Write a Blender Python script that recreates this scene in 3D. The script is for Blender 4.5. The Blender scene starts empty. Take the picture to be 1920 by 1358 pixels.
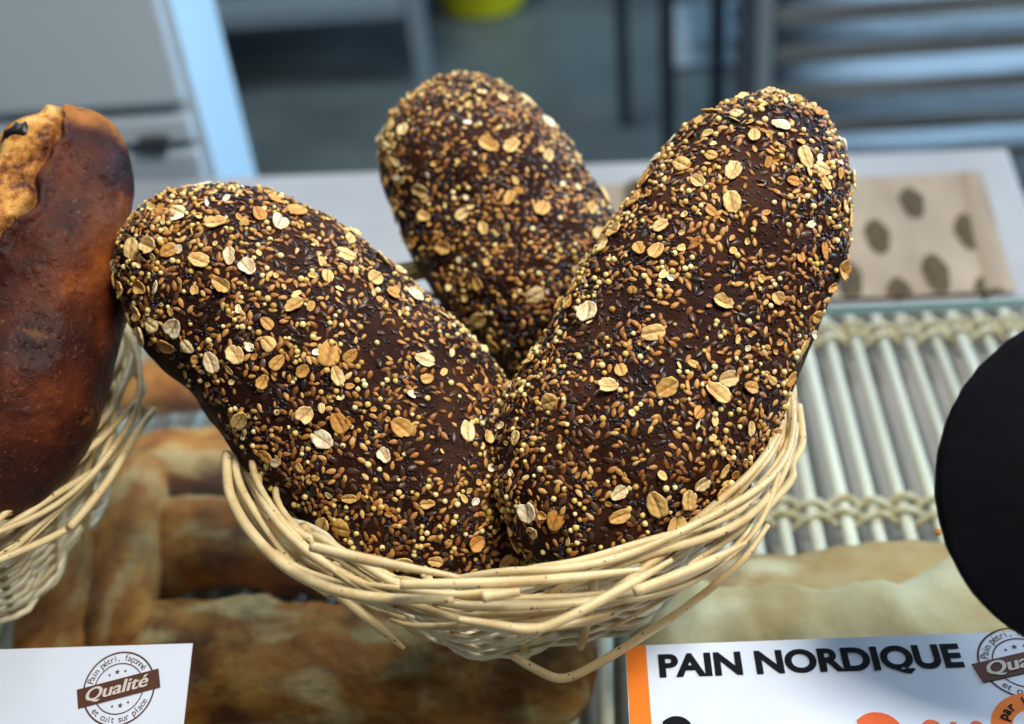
import bpy, math, random
from mathutils import Vector, Matrix, noise
random.seed(7)
PI = math.pi
C = bpy.context.scene.collection
S = bpy.context.scene

# ------------------------------------------------------------------ camera
FPX, CX, CY = 2300.0, 960.0, 679.0
W2C = Matrix(((0.99426876, 0.0554044, -0.09143294),
              (0.03977075, 0.60217652, 0.79737176),
              (0.09923667, -0.79643819, 0.59652183)))
CAM = Vector((0.05885717, -0.46818698, 0.58058978))
cd = bpy.data.cameras.new('camera'); cam = bpy.data.objects.new('camera', cd); C.objects.link(cam)
cam.matrix_world = Matrix.Translation(CAM) @ W2C.transposed().to_4x4()
cd.sensor_width = 36; cd.lens = FPX / 1920 * 36
cd.clip_start = 0.02; cd.clip_end = 60
cd.dof.use_dof = True; cd.dof.focus_distance = 0.535; cd.dof.aperture_fstop = 4.6
S.camera = cam

# ------------------------------------------------------------------ light
w = bpy.data.worlds.new('World'); S.world = w; w.use_nodes = True
bg = w.node_tree.nodes['Background']
bg.inputs[0].default_value = (0.55, 0.72, 0.95, 1); bg.inputs[1].default_value = 0.08
def lamp(name, loc, target, sx, sy, power, col):
    l = bpy.data.lights.new(name, 'AREA'); l.shape = 'RECTANGLE'; l.size = sx; l.size_y = sy
    l.energy = power; l.color = col
    o = bpy.data.objects.new(name, l); C.objects.link(o); o.location = loc
    o.rotation_euler = (Vector(target) - Vector(loc)).to_track_quat('-Z', 'Y').to_euler()
    return o
lamp('key_fill_light', (0.72, -0.30, 1.55), (0, 0.0, 0.15), 0.6, 0.45, 33, (1.0, 0.965, 0.90))  # unseen key light, for the soft light from the customer side
lamp('key_fill_light', (-0.9, 0.55, 2.2), (-0.6, 1.1, 0.1), 0.8, 0.5, 15, (0.92, 0.96, 1.0))  # fill lamp added to brighten the cabinet and background
lamp('key_fill_light', (-0.50, 2.45, 2.65), (0.3, 2.6, -0.9), 1.0, 0.5, 75, (0.85, 0.93, 1.0))  # fill lamp added to light the floor and room behind
lamp('window_light', (2.6, 1.9, 0.9), (-0.5, 1.0, 0.1), 1.0, 1.4, 90, (0.42, 0.70, 1.0))
lamp('window_light', (2.9, 6.8, 1.3), (1.2, 1.6, -0.5), 3.0, 2.0, 52, (0.44, 0.70, 1.0))
S.view_settings.view_transform = 'Standard'; S.view_settings.look = 'None'
S.view_settings.exposure = 0.0; S.view_settings.gamma = 1.0
S.view_settings.use_curve_mapping = False

# ------------------------------------------------------------------ helpers
def ray(px, py): return W2C.transposed() @ Vector(((px - CX) / FPX, -(py - CY) / FPX, -1.0))
def at(px, py, z):
    d = ray(px, py); return CAM + d * ((z - CAM.z) / d.z)
def aty(px, py, y):
    d = ray(px, py); return CAM + d * ((y - CAM.y) / d.y)
def far(px, py, dist): return CAM + ray(px, py).normalized() * dist

class MB:
    def __init__(s): s.v = []; s.f = []; s.m = []
    def add(s, v, f, m=0):
        n = len(s.v); s.v += [tuple(p) for p in v]; s.f += [tuple(i + n for i in q) for q in f]; s.m += [m] * len(f)
    def box(s, a, b, m=0, M=None):
        (x0, y0, z0), (x1, y1, z1) = a, b
        v = [Vector(p) for p in ((x0,y0,z0),(x1,y0,z0),(x1,y1,z0),(x0,y1,z0),(x0,y0,z1),(x1,y0,z1),(x1,y1,z1),(x0,y1,z1))]
        if M: v = [M @ p for p in v]
        s.add(v, [(0,3,2,1),(4,5,6,7),(0,1,5,4),(1,2,6,5),(2,3,7,6),(3,0,4,7)], m)
    def tube(s, pts, rad, n=7, m=0, squash=1.0):
        pts = [Vector(p) for p in pts]; k = len(pts)
        if not hasattr(rad, '__len__'): rad = [rad] * k
        v = []; f = []; up = None
        for i, p in enumerate(pts):
            t = (pts[min(i + 1, k - 1)] - pts[max(i - 1, 0)]).normalized()
            if up is None:
                up = t.cross(Vector((0, 0, 1)))
                if up.length < 1e-3: up = Vector((1, 0, 0))
            up = (up - t * up.dot(t)).normalized(); bi = t.cross(up)
            for j in range(n):
                a = 2 * PI * j / n
                v.append(p + (up * math.cos(a) + bi * math.sin(a) * squash) * rad[i])
        for i in range(k - 1):
            for j in range(n):
                f.append((i*n+j, i*n+(j+1) % n, (i+1)*n+(j+1) % n, (i+1)*n+j))
        f.append(tuple(range(n))[::-1]); f.append(tuple((k-1)*n + j for j in range(n)))
        s.add(v, f, m)
    def lathe(s, prof, n=32, m=0, M=None):
        v = []; f = []
        for r, z in prof:
            for j in range(n):
                p = Vector((r*math.cos(2*PI*j/n), r*math.sin(2*PI*j/n), z)); v.append(M @ p if M else p)
        for i in range(len(prof) - 1):
            for j in range(n): f.append((i*n+j, i*n+(j+1) % n, (i+1)*n+(j+1) % n, (i+1)*n+j))
        s.add(v, f, m)
    def build(s, name, mats, parent=None, smooth=True, bevel=0):
        me = bpy.data.meshes.new(name); me.from_pydata(s.v, [], s.f)
        if not isinstance(mats, (list, tuple)): mats = [mats]
        for m in mats: me.materials.append(m)
        me.polygons.foreach_set('material_index', s.m)
        me.polygons.foreach_set('use_smooth', [smooth] * len(s.f)); me.update()
        o = bpy.data.objects.new(name, me); C.objects.link(o)
        if parent: o.parent = parent
        if bevel:
            b = o.modifiers.new('bevel', 'BEVEL'); b.width = bevel; b.segments = 2; b.limit_method = 'ANGLE'
        return o
def tag(o, label=None, cat=None, group=None, kind=None):
    for k, v in (('label', label), ('category', cat), ('group', group), ('kind', kind)):
        if v: o[k] = v
    return o
def empty(name, loc, label=None, cat=None, group=None, rz=0):
    o = bpy.data.objects.new(name, None); C.objects.link(o); o.location = loc; o.rotation_euler.z = rz
    o.empty_display_size = 0.02
    return tag(o, label, cat, group)
def fr(o, parent):   # keep world placement under an Empty
    o.parent = parent; o.matrix_parent_inverse = Matrix.Translation(parent.location).inverted(); return o

# ------------------------------------------------------------------ materials
def mat(name, col, rough=0.5, metal=0.0, spec=0.5):
    m = bpy.data.materials.new(name); m.use_nodes = True
    b = m.node_tree.nodes['Principled BSDF']
    b.inputs['Base Color'].default_value = (*col, 1); b.inputs['Roughness'].default_value = rough
    b.inputs['Metallic'].default_value = metal; b.inputs['Specular IOR Level'].default_value = spec
    return m
def N(m, t, **kw):
    n = m.node_tree.nodes.new(t)
    for k, v in kw.items():
        if k in n.inputs: n.inputs[k].default_value = v
        else: setattr(n, k, v)
    return n
def L(m, a, b): m.node_tree.links.new(a, b)
def bsdf(m): return m.node_tree.nodes['Principled BSDF']
def ramp(m, fac, stops):
    r = N(m, 'ShaderNodeValToRGB'); e = r.color_ramp.elements
    while len(e) < len(stops): e.new(0.5)
    for el, (p, c) in zip(e, stops): el.position = p; el.color = (*c, 1)
    L(m, fac, r.inputs[0]); return r
def tex(m, scale, detail=4, vec='Object', stretch=None, rough=0.55):
    tc = N(m, 'ShaderNodeTexCoord'); n = N(m, 'ShaderNodeTexNoise')
    n.inputs['Scale'].default_value = scale; n.inputs['Detail'].default_value = detail; n.inputs['Roughness'].default_value = rough
    if stretch:
        mp = N(m, 'ShaderNodeMapping'); mp.inputs['Scale'].default_value = stretch
        L(m, tc.outputs[vec], mp.inputs[0]); L(m, mp.outputs[0], n.inputs['Vector'])
    else: L(m, tc.outputs[vec], n.inputs['Vector'])
    return n
def bump(m, fac, strength, dist=0.001):
    b = N(m, 'ShaderNodeBump'); b.inputs['Strength'].default_value = strength; b.inputs['Distance'].default_value = dist
    L(m, fac, b.inputs['Height'])
    tgt = bsdf(m).inputs['Normal']
    if tgt.is_linked: L(m, tgt.links[0].from_socket, b.inputs['Normal'])
    L(m, b.outputs[0], tgt); return b
def mixc(m, fac, a, b):
    x = N(m, 'ShaderNodeMix', data_type='RGBA')
    if hasattr(fac, 'links'): L(m, fac, x.inputs[0])
    else: x.inputs[0].default_value = fac
    for s, v in ((6, a), (7, b)):
        if hasattr(v, 'links'): L(m, v, x.inputs[s])
        else: x.inputs[s].default_value = (*v, 1)
    return x.outputs[2]

# dark rye crust
crust = mat('dark_crust', (0.03, 0.012, 0.008), 0.42, 0, 0.10)
n1 = tex(crust, 28, 5); r1 = ramp(crust, n1.outputs[0], [(0.3, (0.010, 0.0028, 0.0015)), (0.5, (0.030, 0.0090, 0.0045)), (0.72, (0.065, 0.023, 0.011))])
n2 = tex(crust, 900, 3); c_ = mixc(crust, ramp(crust, n2.outputs[0], [(0.60, (0, 0, 0)), (0.72, (1, 1, 1))]).outputs[0], r1.outputs[0], (0.070, 0.030, 0.017))
L(crust, c_, bsdf(crust).inputs['Base Color'])
bump(crust, n2.outputs[0], 0.7, 0.0008); bump(crust, tex(crust, 160, 4).outputs[0], 0.8, 0.0022)
rr = ramp(crust, tex(crust, 60, 3).outputs[0], [(0.3, (0.45,)*3), (0.7, (0.75,)*3)]); L(crust, rr.outputs[0], bsdf(crust).inputs['Roughness'])

def seedmat(name, stops, rough, spec=0.5):
    m = mat(name, stops[0][1], rough, 0, spec)
    g = N(m, 'ShaderNodeNewGeometry')
    L(m, ramp(m, g.outputs['Random Per Island'], stops).outputs[0], bsdf(m).inputs['Base Color'])
    return m
sesame_m = seedmat('sesame', [(0, (0.11, 0.036, 0.008)), (0.25, (0.26, 0.095, 0.018)), (0.6, (0.44, 0.185, 0.038)), (0.88, (0.58, 0.29, 0.075)), (1, (0.72, 0.46, 0.17))], 0.42)
millet_m = seedmat('millet', [(0, (0.42, 0.22, 0.035)), (0.4, (0.72, 0.49, 0.11)), (1, (0.88, 0.75, 0.38))], 0.38)
milletdot_m = mat('millet_spot', (0.10, 0.045, 0.01), 0.6)
flax_m = seedmat('linseed', [(0, (0.020, 0.009, 0.005)), (0.7, (0.055, 0.026, 0.014)), (1, (0.11, 0.055, 0.03))], 0.36, 0.45)
poppy_m = seedmat('poppy', [(0, (0.010, 0.010, 0.014)), (0.6, (0.028, 0.030, 0.040)), (1, (0.10, 0.11, 0.14))], 0.38)
oat_m = mat('oat', (0.7, 0.5, 0.2), 0.55)
oi = N(oat_m, 'ShaderNodeObjectInfo')
pale = ramp(oat_m, oi.outputs['Random'], [(0, (0.60, 0.27, 0.045)), (0.2, (0.74, 0.43, 0.11)), (0.6, (0.84, 0.59, 0.21)), (0.85, (0.90, 0.71, 0.34)), (1, (0.92, 0.86, 0.64))])
on = tex(oat_m, 330, 4, stretch=(0.5, 1.6, 1))
brn = mixc(oat_m, ramp(oat_m, on.outputs[0], [(0.52, (0, 0, 0)), (0.76, (1, 1, 1))]).outputs[0], pale.outputs[0], (0.50, 0.18, 0.022))
at_ = N(oat_m, 'ShaderNodeAttribute', attribute_name='toast')
L(oat_m, mixc(oat_m, at_.outputs['Fac'], brn, (0.28, 0.095, 0.018)), bsdf(oat_m).inputs['Base Color'])
bump(oat_m, tex(oat_m, 1200, 3, stretch=(0.25, 2, 1)).outputs[0], 0.5, 0.0005)
bsdf(oat_m).inputs['Subsurface Weight'].default_value = 0.0

frag_m = seedmat('oat_fragment', [(0, (0.50, 0.20, 0.03)), (0.4, (0.74, 0.46, 0.13)), (0.8, (0.86, 0.66, 0.28)), (1, (0.92, 0.88, 0.74))], 0.55)

# wicker
wick = mat('wicker', (0.6, 0.45, 0.25), 0.45)
wo = N(wick, 'ShaderNodeNewGeometry')
wr = ramp(wick, wo.outputs['Random Per Island'], [(0, (0.54, 0.38, 0.16)), (0.5, (0.67, 0.52, 0.26)), (1, (0.78, 0.67, 0.41))])
wn = tex(wick, 55, 5); wc = mixc(wick, ramp(wick, wn.outputs[0], [(0.42, (0, 0, 0)), (0.70, (0.85, 0.85, 0.85))]).outputs[0], wr.outputs[0], (0.50, 0.32, 0.12))
wk = tex(wick, 420, 1); wc = mixc(wick, ramp(wick, wk.outputs[0], [(0.70, (0, 0, 0)), (0.74, (1, 1, 1))]).outputs[0], wc, (0.16, 0.07, 0.025))
L(wick, wc, bsdf(wick).inputs['Base Color']); bump(wick, tex(wick, 500, 3).outputs[0], 0.3, 0.0006)
wick2 = mat('wicker_pale', (0.7, 0.6, 0.42), 0.5)
g2 = N(wick2, 'ShaderNodeNewGeometry')
L(wick2, ramp(wick2, g2.outputs['Random Per Island'], [(0, (0.50, 0.38, 0.19)), (0.5, (0.68, 0.58, 0.36)), (1, (0.80, 0.75, 0.56))]).outputs[0], bsdf(wick2).inputs['Base Color'])

# ------------------------------------------------------------------ setting
white_top = mat('counter_white', (0.44, 0.445, 0.46), 0.45)
L(white_top, ramp(white_top, tex(white_top, 9, 5).outputs[0], [(0.3, (0.30, 0.305, 0.315)), (0.7, (0.37, 0.375, 0.385))]).outputs[0], bsdf(white_top).inputs['Base Color'])
floor_m = mat('floor', (0.08, 0.1, 0.1), 0.30)
L(floor_m, ramp(floor_m, tex(floor_m, 2.6, 8).outputs[0], [(0.3, (0.055, 0.075, 0.082)), (0.5, (0.085, 0.112, 0.115)), (0.72, (0.12, 0.15, 0.148))]).outputs[0], bsdf(floor_m).inputs['Base Color'])
L(floor_m, ramp(floor_m, tex(floor_m, 4, 5).outputs[0], [(0.35, (0.2,)*3), (0.65, (0.42,)*3)]).outputs[0], bsdf(floor_m).inputs['Roughness'])
m = MB(); m.box((-6, -3, -1.0), (7, 9, -0.9)); tag(m.build('floor', floor_m, smooth=False), kind='structure')
FY = at(1700, 566, 0).y
gray_m = mat('case_grey', (0.30, 0.285, 0.27), 0.7)
m = MB(); m.box((-1.2, -0.6, -0.06), (1.2, FY - 0.003, -0.03))
tag(m.build('display_shelf', gray_m, smooth=False), 'grey bottom board of the display case below the bamboo rack', 'shelf board')

cb0 = at(430, 331, 0); cb1 = at(1890, 276, 0)
sl = (cb1.y - cb0.y) / (cb1.x - cb0.x)
xl = -1.3; yl = cb0.y + sl * (xl - cb0.x)
m = MB()
v = [(xl, FY, 0), (at(1990, 560, 0).x, FY, 0), (cb1.x, cb1.y, 0), (xl, yl, 0)]
v += [(x, y, -0.04) for x, y, z in v]
m.add(v, [(0, 1, 2, 3), (7, 6, 5, 4), (0, 4, 5, 1), (1, 5, 6, 2), (2, 6, 7, 3), (3, 7, 4, 0)])
ct = empty('counter', (0, 0.6, -0.9), 'pale grey counter top running behind the bamboo rack', 'counter')
fr(m.build('counter_top', white_top, smooth=False, bevel=0.004), ct)
m = MB(); m.box((xl + 0.02, FY + .01, -0.9), (cb1.x - 0.06, 0.55, -0.0405)); fr(m.build('cabinet_base', gray_m, smooth=False), ct)

# paper sheet with printed ovals
paper_m = mat('kraft_paper', (0.5, 0.42, 0.32), 0.6)
L(paper_m, ramp(paper_m, tex(paper_m, 14, 4, stretch=(1, 0.5, 1)).outputs[0], [(0.3, (0.24, 0.180, 0.120)), (0.7, (0.38, 0.30, 0.215))]).outputs[0], bsdf(paper_m).inputs['Base Color'])
oval_m = mat('oval_print', (0.13, 0.075, 0.018), 0.6)
L(oval_m, ramp(oval_m, tex(oval_m, 260, 3).outputs[0], [(0.4, (0.018, 0.009, 0.002)), (0.6, (0.10, 0.060, 0.008))]).outputs[0], bsdf(oval_m).inputs['Base Color'])
pa, pb, pc, pd_ = at(1130, 350, 0.004), at(1838, 326, 0.004), at(1920, 560, 0.004), at(1130, 575, 0.004)
pc.y = pd_.y = FY + .002; pc.x = at(1908, 556, 0.004).x
ps = empty('paper_sheet', (0.25, 0.5, 0.004), 'brown wrapping paper printed with dark ovals on the grey counter', 'wrapping paper')
m = MB(); nu, nv = 40, 16; vv = []; ff = []
def pz(x, y): return 0.003 + 0.0030 * (noise.noise(Vector((x * 18, y * 12, 3))) + 0.6) + 0.0012 * (1 - abs(noise.noise(Vector((x * 40, y * 25, 7))) * 2))
for j in range(nv + 1):
    for i in range(nu + 1):
        u, t = i / nu, j / nv
        p = (pd_.lerp(pc, u)).lerp(pa.lerp(pb, u), t); vv.append((p.x, p.y, pz(p.x, p.y)))
for j in range(nv):
    for i in range(nu):
        a = j * (nu + 1) + i; ff.append((a, a + 1, a + nu + 2, a + nu + 1))
m.add(vv, ff); m2 = [(x, y, z - 0.0006) for x, y, z in vv]; m.add(m2, [q[::-1] for q in ff])
fr(m.build('sheet', paper_m), ps)
# folded right edge of the bag
m = MB(); q0, q1 = pb + Vector((-0.012, -0.002, 0)), pc + Vector((-0.014, 0.002, 0)); vv = []; ff = []
for i in range(17):
    q = q1.lerp(q0, i / 16)
    for dx, dz in ((-.008, .0006), (-.004, .0024), (.002, .0022), (.007, .0008)): vv.append((q.x + dx + .001 * noise.noise(q * 30), q.y, pz(q.x + dx, q.y) + dz))
for i in range(16):
    for j in range(3): a = i * 4 + j; ff.append((a, a + 1, a + 5, a + 4))
m.add(vv, ff); fr(m.build('fold', mat('kraft_fold', (0.27, 0.20, 0.13), 0.6)), ps)
for (px, py) in ((1710, 376), (1645, 445), (1815, 435), (1755, 512), (1592, 525), (1690, 556), (1856, 553), (1190, 362), (1535, 395), (1240, 430), (1330, 380), (1470, 470), (1400, 440), (1290, 510)):
    c = at(px, py, 0.006); m = MB(); vv = [(c.x, c.y, pz(c.x, c.y) + 0.0005)]; k = 28
    for ring in (0.5, 1.0):
        for j in range(k):
            a = 2 * PI * j / k; x = 0.0105 * ring * math.cos(a) * (1 + 0.06 * math.sin(5 * a)); y = 0.029 * ring * math.sin(a)
            ang = math.radians(-4); X = c.x + x * math.cos(ang) - y * math.sin(ang); Y = c.y + x * math.sin(ang) + y * math.cos(ang)
            if Y < FY + .003: Y = FY + .003
            vv.append((X, Y, pz(X, Y) + 0.0005))
    ff = [(0, 1 + j, 1 + (j + 1) % k) for j in range(k)] + [(1 + j, 1 + k + j, 1 + k + (j + 1) % k, 1 + (j + 1) % k) for j in range(k)]
    m.add(vv, ff); fr(m.build('printed_oval', oval_m), ps)

# ------------------------------------------------------------------ bamboo rack under the glass
rod_m = mat('rack_rod', (0.7, 0.68, 0.58), 0.4)
rg = N(rod_m, 'ShaderNodeObjectInfo')
L(rod_m, ramp(rod_m, rg.outputs['Random'], [(0, (0.54, 0.51, 0.41)), (1, (0.72, 0.70, 0.60))]).outputs[0], bsdf(rod_m).inputs['Base Color'])
cord_m = mat('rack_cord', (0.45, 0.36, 0.18), 0.55)
L(cord_m, ramp(cord_m, tex(cord_m, 120, 2).outputs[0], [(0.35, (0.48, 0.38, 0.18)), (0.65, (0.68, 0.64, 0.50))]).outputs[0], bsdf(cord_m).inputs['Base Color'])
rk = empty('bamboo_rack', (0.0, 0.1, -0.02), 'pale slatted bamboo rack lying under the glass shelf', 'rack')
xs = [-0.50 + 0.0198 * i for i in range(53)]
for i, x in enumerate(xs):
    m = MB(); m.tube([(x + random.uniform(-.001, .001) , y, -0.005 + random.uniform(-.0012, .0012)) for y in (-0.33, -0.1, 0.15, FY - .006 - random.uniform(0, .006))], random.uniform(.0039, .0047), 10)
    fr(m.build('rod', rod_m), rk)
for yb in (at(1650, 618, 0).y, at(1500, 955, 0).y, -0.17):
    for k, (dy, ph) in enumerate(((-0.007, 0), (-0.003, PI), (0.005, 0), (0.009, PI))):
        m = MB(); pts = []; n = 53 * 6
        for i in range(n):
            x = xs[0] - 0.01 + i * 0.0198 / 6
            pts.append((x, yb + dy + 0.0012 * math.sin((x - xs[0]) / 0.0198 * PI + k), -0.005 + 0.0068 * math.cos((x - xs[0]) / 0.0198 * PI + ph)))
        m.tube(pts, 0.0023, 6); fr(m.build('binding_cord', cord_m), rk)

# ------------------------------------------------------------------ breads below the glass
def breadmat(name, base, line, dark, sc, st, lt):
    m = mat(name, base[0][1], 0.65, 0, 0.25)
    a = ramp(m, tex(m, sc, 4, stretch=st).outputs[0], base)
    nl = tex(m, sc * 1.2, 4, stretch=lt, rough=0.5)          # floury lines where the dough was folded
    c = mixc(m, ramp(m, nl.outputs[0], [(0.50, (0, 0, 0)), (0.64, (0.8,) * 3), (0.74, (0.6,) * 3)]).outputs[0], a.outputs[0], line)
    nd = tex(m, sc * 0.9, 5, stretch=(lt[1] * .5, lt[1] * .5, 1))
    c = mixc(m, ramp(m, nd.outputs[0], [(0.34, (0.9,) * 3), (0.50, (0, 0, 0))]).outputs[0], c, dark)
    L(m, c, bsdf(m).inputs['Base Color']); bump(m, tex(m, sc * 5, 6).outputs[0], 0.6, 0.003); return m
BR = [(0.32, (0.24, 0.075, 0.012)), (0.46, (0.38, 0.135, 0.022)), (0.58, (0.50, 0.215, 0.042)), (0.70, (0.56, 0.30, 0.08))]
rustic_x = breadmat('rustic_crust', BR, (0.60, 0.47, 0.24), (0.10, 0.028, 0.008), 30, (0.9, 1.3, 1.4), (0.6, 1.5, 1.5))
rustic_y = breadmat('rustic_crust_long', BR, (0.54, 0.38, 0.18), (0.09, 0.026, 0.010), 30, (1.3, 0.9, 1.4), (1.6, 0.6, 1.5))
tan_m = breadmat('floured_tan_crust', [(0.30, (0.26, 0.15, 0.06)), (0.5, (0.38, 0.27, 0.13)), (0.7, (0.48, 0.40, 0.25))], (0.60, 0.56, 0.42), (0.16, 0.08, 0.03), 16, (0.8, 1.4, 1.4), (0.4, 1.8, 1.8))
pale_m = breadmat('floured_crust', [(0.30, (0.42, 0.32, 0.17)), (0.45, (0.50, 0.43, 0.27)), (0.60, (0.56, 0.52, 0.38)), (0.75, (0.60, 0.58, 0.46))], (0.66, 0.64, 0.50), (0.36, 0.25, 0.11), 13, (0.8, 1.4, 1.4), (0.4, 1.6, 1.6))
def flatbread(p0, p1, hw, hh, name, m_, label, seed, bend=0.0):
    p0, p1 = Vector(p0), Vector(p1); T = (p1 - p0); ln = T.length; T.normalize(); B = Vector((-T.y, T.x, 0)); U = Vector((0, 0, 1))
    nu, nv = 70, 32; v = []; f = []
    for i in range(nu + 1):
        t = -1 + 2 * i / nu; t = math.copysign(1 - (1 - abs(t)) ** 1.6, t)
        r = math.sqrt(max(0, 1 - abs(t) ** 9))
        c = p0.lerp(p1, (t + 1) / 2) + B * bend * math.sin((t + 1) * PI * 1.4)
        for j in range(nv):
            a = 2 * PI * j / nv; ca, sa = math.cos(a), math.sin(a)
            ca = math.copysign(abs(ca) ** 0.75, ca); sa = math.copysign(abs(sa) ** 0.9, sa)
            if sa < 0: sa *= 0.8
            q = c + B * ca * hw * r + U * sa * hh * r
            d = 1 + (0.34 if m_.name.startswith('flour') else 0.19) * noise.noise(q * 24 + Vector((seed, 0, 0))) + 0.09 * noise.noise(q * 75) + 0.04 * noise.noise(q * 190)
            v.append(c + (q - c) * d)
    for i in range(nu):
        for j in range(nv): f.append((i*nv+j, (i+1)*nv+j, (i+1)*nv+(j+1) % nv, i*nv+(j+1) % nv))
    m = MB(); m.add(v, f); o = m.build(name, m_)
    return tag(o, label, 'bread', 'rustic breads under the glass')
zc = 0.03
def P(px, py, z=zc): return at(px, py, z)
flatbread(P(215, 735), P(640, 715), 0.024, 0.020, 'flat_loaf', rustic_x, 'orange end of a flat loaf farthest back between the two baskets, under glass', 1)
flatbread(P(225, 880), P(840, 856), 0.032, 0.021, 'flat_loaf', rustic_x, 'pale streaked flat loaf second from the back, under glass between the baskets', 2)
flatbread(P(215, 1030), P(950, 1004), 0.037, 0.022, 'flat_loaf', rustic_x, 'brown flat loaf just above the dark gap, under the seeded bread basket', 3)
flatbread(P(170, 1258), P(1120, 1250), 0.048, 0.024, 'flat_loaf', rustic_x, 'long brown flat loaf nearest the viewer, in front of the dark gap', 4, 0.004)
flatbread(P(262, 862, 0.045), P(222, 1230, 0.045), 0.020, 0.016, 'flat_loaf', rustic_y, 'narrow brown loaf lying lengthwise beside the left basket, across the others', 5)
flatbread(P(120, 1000), P(100, 1340), 0.026, 0.020, 'flat_loaf', rustic_y, 'brown loaf partly under the left basket and left price card', 8)
flatbread(P(1190, 1115), P(2050, 1078), 0.024, 0.018, 'flat_loaf', tan_m, 'brownish floured flat loaf behind the palest one, right of the basket', 6)
flatbread(P(1180, 1222), P(2000, 1176), 0.036, 0.030, 'flat_loaf', pale_m, 'pale floured flat loaf directly behind the orange edged price card', 7, 0.006)

# ------------------------------------------------------------------ glass shelf
GZ = 0.12
gl = bpy.data.materials.new('shelf_glass'); gl.use_nodes = True; nt = gl.node_tree; nt.nodes.remove(nt.nodes['Principled BSDF'])
out = nt.nodes['Material Output']; tr = nt.nodes.new('ShaderNodeBsdfTransparent'); tr.inputs[0].default_value = (0.955, 0.975, 0.955, 1)
go = nt.nodes.new('ShaderNodeBsdfGlossy'); go.inputs['Roughness'].default_value = 0.03
lw = nt.nodes.new('ShaderNodeLayerWeight'); lw.inputs[0].default_value = 0.5
pw_ = nt.nodes.new('ShaderNodeMath'); pw_.operation = 'POWER'; pw_.inputs[1].default_value = 5.0; nt.links.new(lw.outputs['Facing'], pw_.inputs[0])
fz = nt.nodes.new('ShaderNodeMath'); fz.operation = 'MULTIPLY_ADD'; fz.inputs[1].default_value = 0.95; fz.inputs[2].default_value = 0.035; nt.links.new(pw_.outputs[0], fz.inputs[0])
mx = nt.nodes.new('ShaderNodeMixShader')
nt.links.new(fz.outputs[0], mx.inputs[0]); nt.links.new(tr.outputs[0], mx.inputs[1]); nt.links.new(go.outputs[0], mx.inputs[2]); nt.links.new(mx.outputs[0], out.inputs[0])
edge_m = mat('glass_edge', (0.30, 0.46, 0.52), 0.15)
g0 = at(1580, 577, GZ); g1 = at(1920, 562, GZ); gy = (g0.y + g1.y) / 2
gs = empty('glass_shelf', (0, 0, GZ), 'clear greenish glass shelf carrying the baskets and cards', 'glass shelf')
m = MB(); m.box((-0.75, -0.42, GZ - 0.006), (0.75, gy, GZ)); fr(m.build('pane', gl, smooth=False), gs)
m = MB(); m.box((-0.75, gy + 0.0005, GZ - 0.006), (0.75, gy + 0.0015, GZ)); fr(m.build('polished_edge', edge_m, smooth=False), gs)

# ------------------------------------------------------------------ wicker baskets
def make_basket(rs, loops=True):
    R = random.Random(rs)
    root = empty('wicker_basket', (0, 0, 0))
    H = 0.078; NS = 22; r0, r1 = 0.089, 0.122
    def rad(z): u = z / H; return r0 + (r1 - r0) * u ** 0.85
    # base
    m = MB()
    for k in range(12):
        rr = 0.006 + k * 0.0068; pts = [(rr * math.cos(a), rr * math.sin(a), 0.004 + 0.0014 * math.cos(a * 7 + k * PI)) for a in [2 * PI * i / 56 for i in range(57)]]
        m.tube(pts, 0.0032, 5)
    m.build('woven_base', wick2, root)
    m = MB()
    for s in range(NS):
        a = 2 * PI * s / NS; pts = []
        for i in range(7):
            z = 0.002 + (H + 0.006) * i / 6; r = rad(min(z, H)); pts.append((r * math.cos(a), r * math.sin(a), z))
        m.tube(pts, 0.0023, 6)
    m.build('stakes', wick, root)
    # weavers: polygonal dips
    m = MB(); rows = 19
    for k in range(rows):
        z0 = 0.003 + (H - 0.004) * k / (rows - 1); pts = []; rr_ = []
        n = NS * 4; ph = R.random() * 6
        for i in range(n + 1):
            a = 2 * PI * i / n; tri = math.cos(NS / 2 * a + PI * k)
            z = z0 + 0.0012 * math.sin(3 * a + ph) + 0.0011 * math.sin(8 * a + ph * 2) - 0.0075 * (abs(math.cos(3.5 * a + 0.5)) ** 1.5 - 0.5) + 0.001
            z = max(z, 0.002)
            r = rad(z0) + 0.0032 * tri - 0.003 * abs(math.sin(3.5 * a + 0.5)) + R.uniform(-.0003, .0003)
            pts.append((r * math.cos(a), r * math.sin(a), z)); rr_.append(R.uniform(.0014, .0019))
        m.tube(pts, rr_, 6)
    m.build('woven_side', wick2, root)
    # border rods: long arcs from inside top to outside below
    NR = 36
    for k in range(NR):
        a0 = 2 * PI * k / NR + R.uniform(-.10, .10); span = R.uniform(1.35, 2.15); pts = []; rr_ = []
        zo = R.uniform(-0.006, 0.006); ro = R.uniform(-.0025, .003); n = 30; dirn = 1 if k % 4 else -1
        rb = R.uniform(0.0014, 0.0023); drop = R.uniform(0.012, 0.026)
        for i in range(n + 1):
            u = i / n; a = a0 + dirn * span * u
            r = 0.1205 + 0.0165 * math.sin(min(1, u * 1.25) * PI / 2) + ro + 0.0016 * math.sin(u * 13 + k)
            z = H + 0.012 + 0.004 * math.sin(u * PI * 1.1) - drop * u ** 1.6 + zo + 0.0015 * math.sin(u * 17 + k * 2)
            if u > 0.82: r -= 0.007 * ((u - 0.82) / 0.18)
            if u < 0.16: q_ = (0.16 - u) / 0.16; r -= 0.004 * q_; z -= 0.017 * q_ ** 1.5
            pts.append((r * math.cos(a), r * math.sin(a), z)); rr_.append(rb * (1.0 - 0.25 * u) * (1 if u < .9 else 1 - 0.45 * (u - .9) / .1))
        m = MB(); m.tube(pts, rr_, 8); m.build('rim_rod', wick, root)
    return root
bk = make_basket(3)
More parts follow.
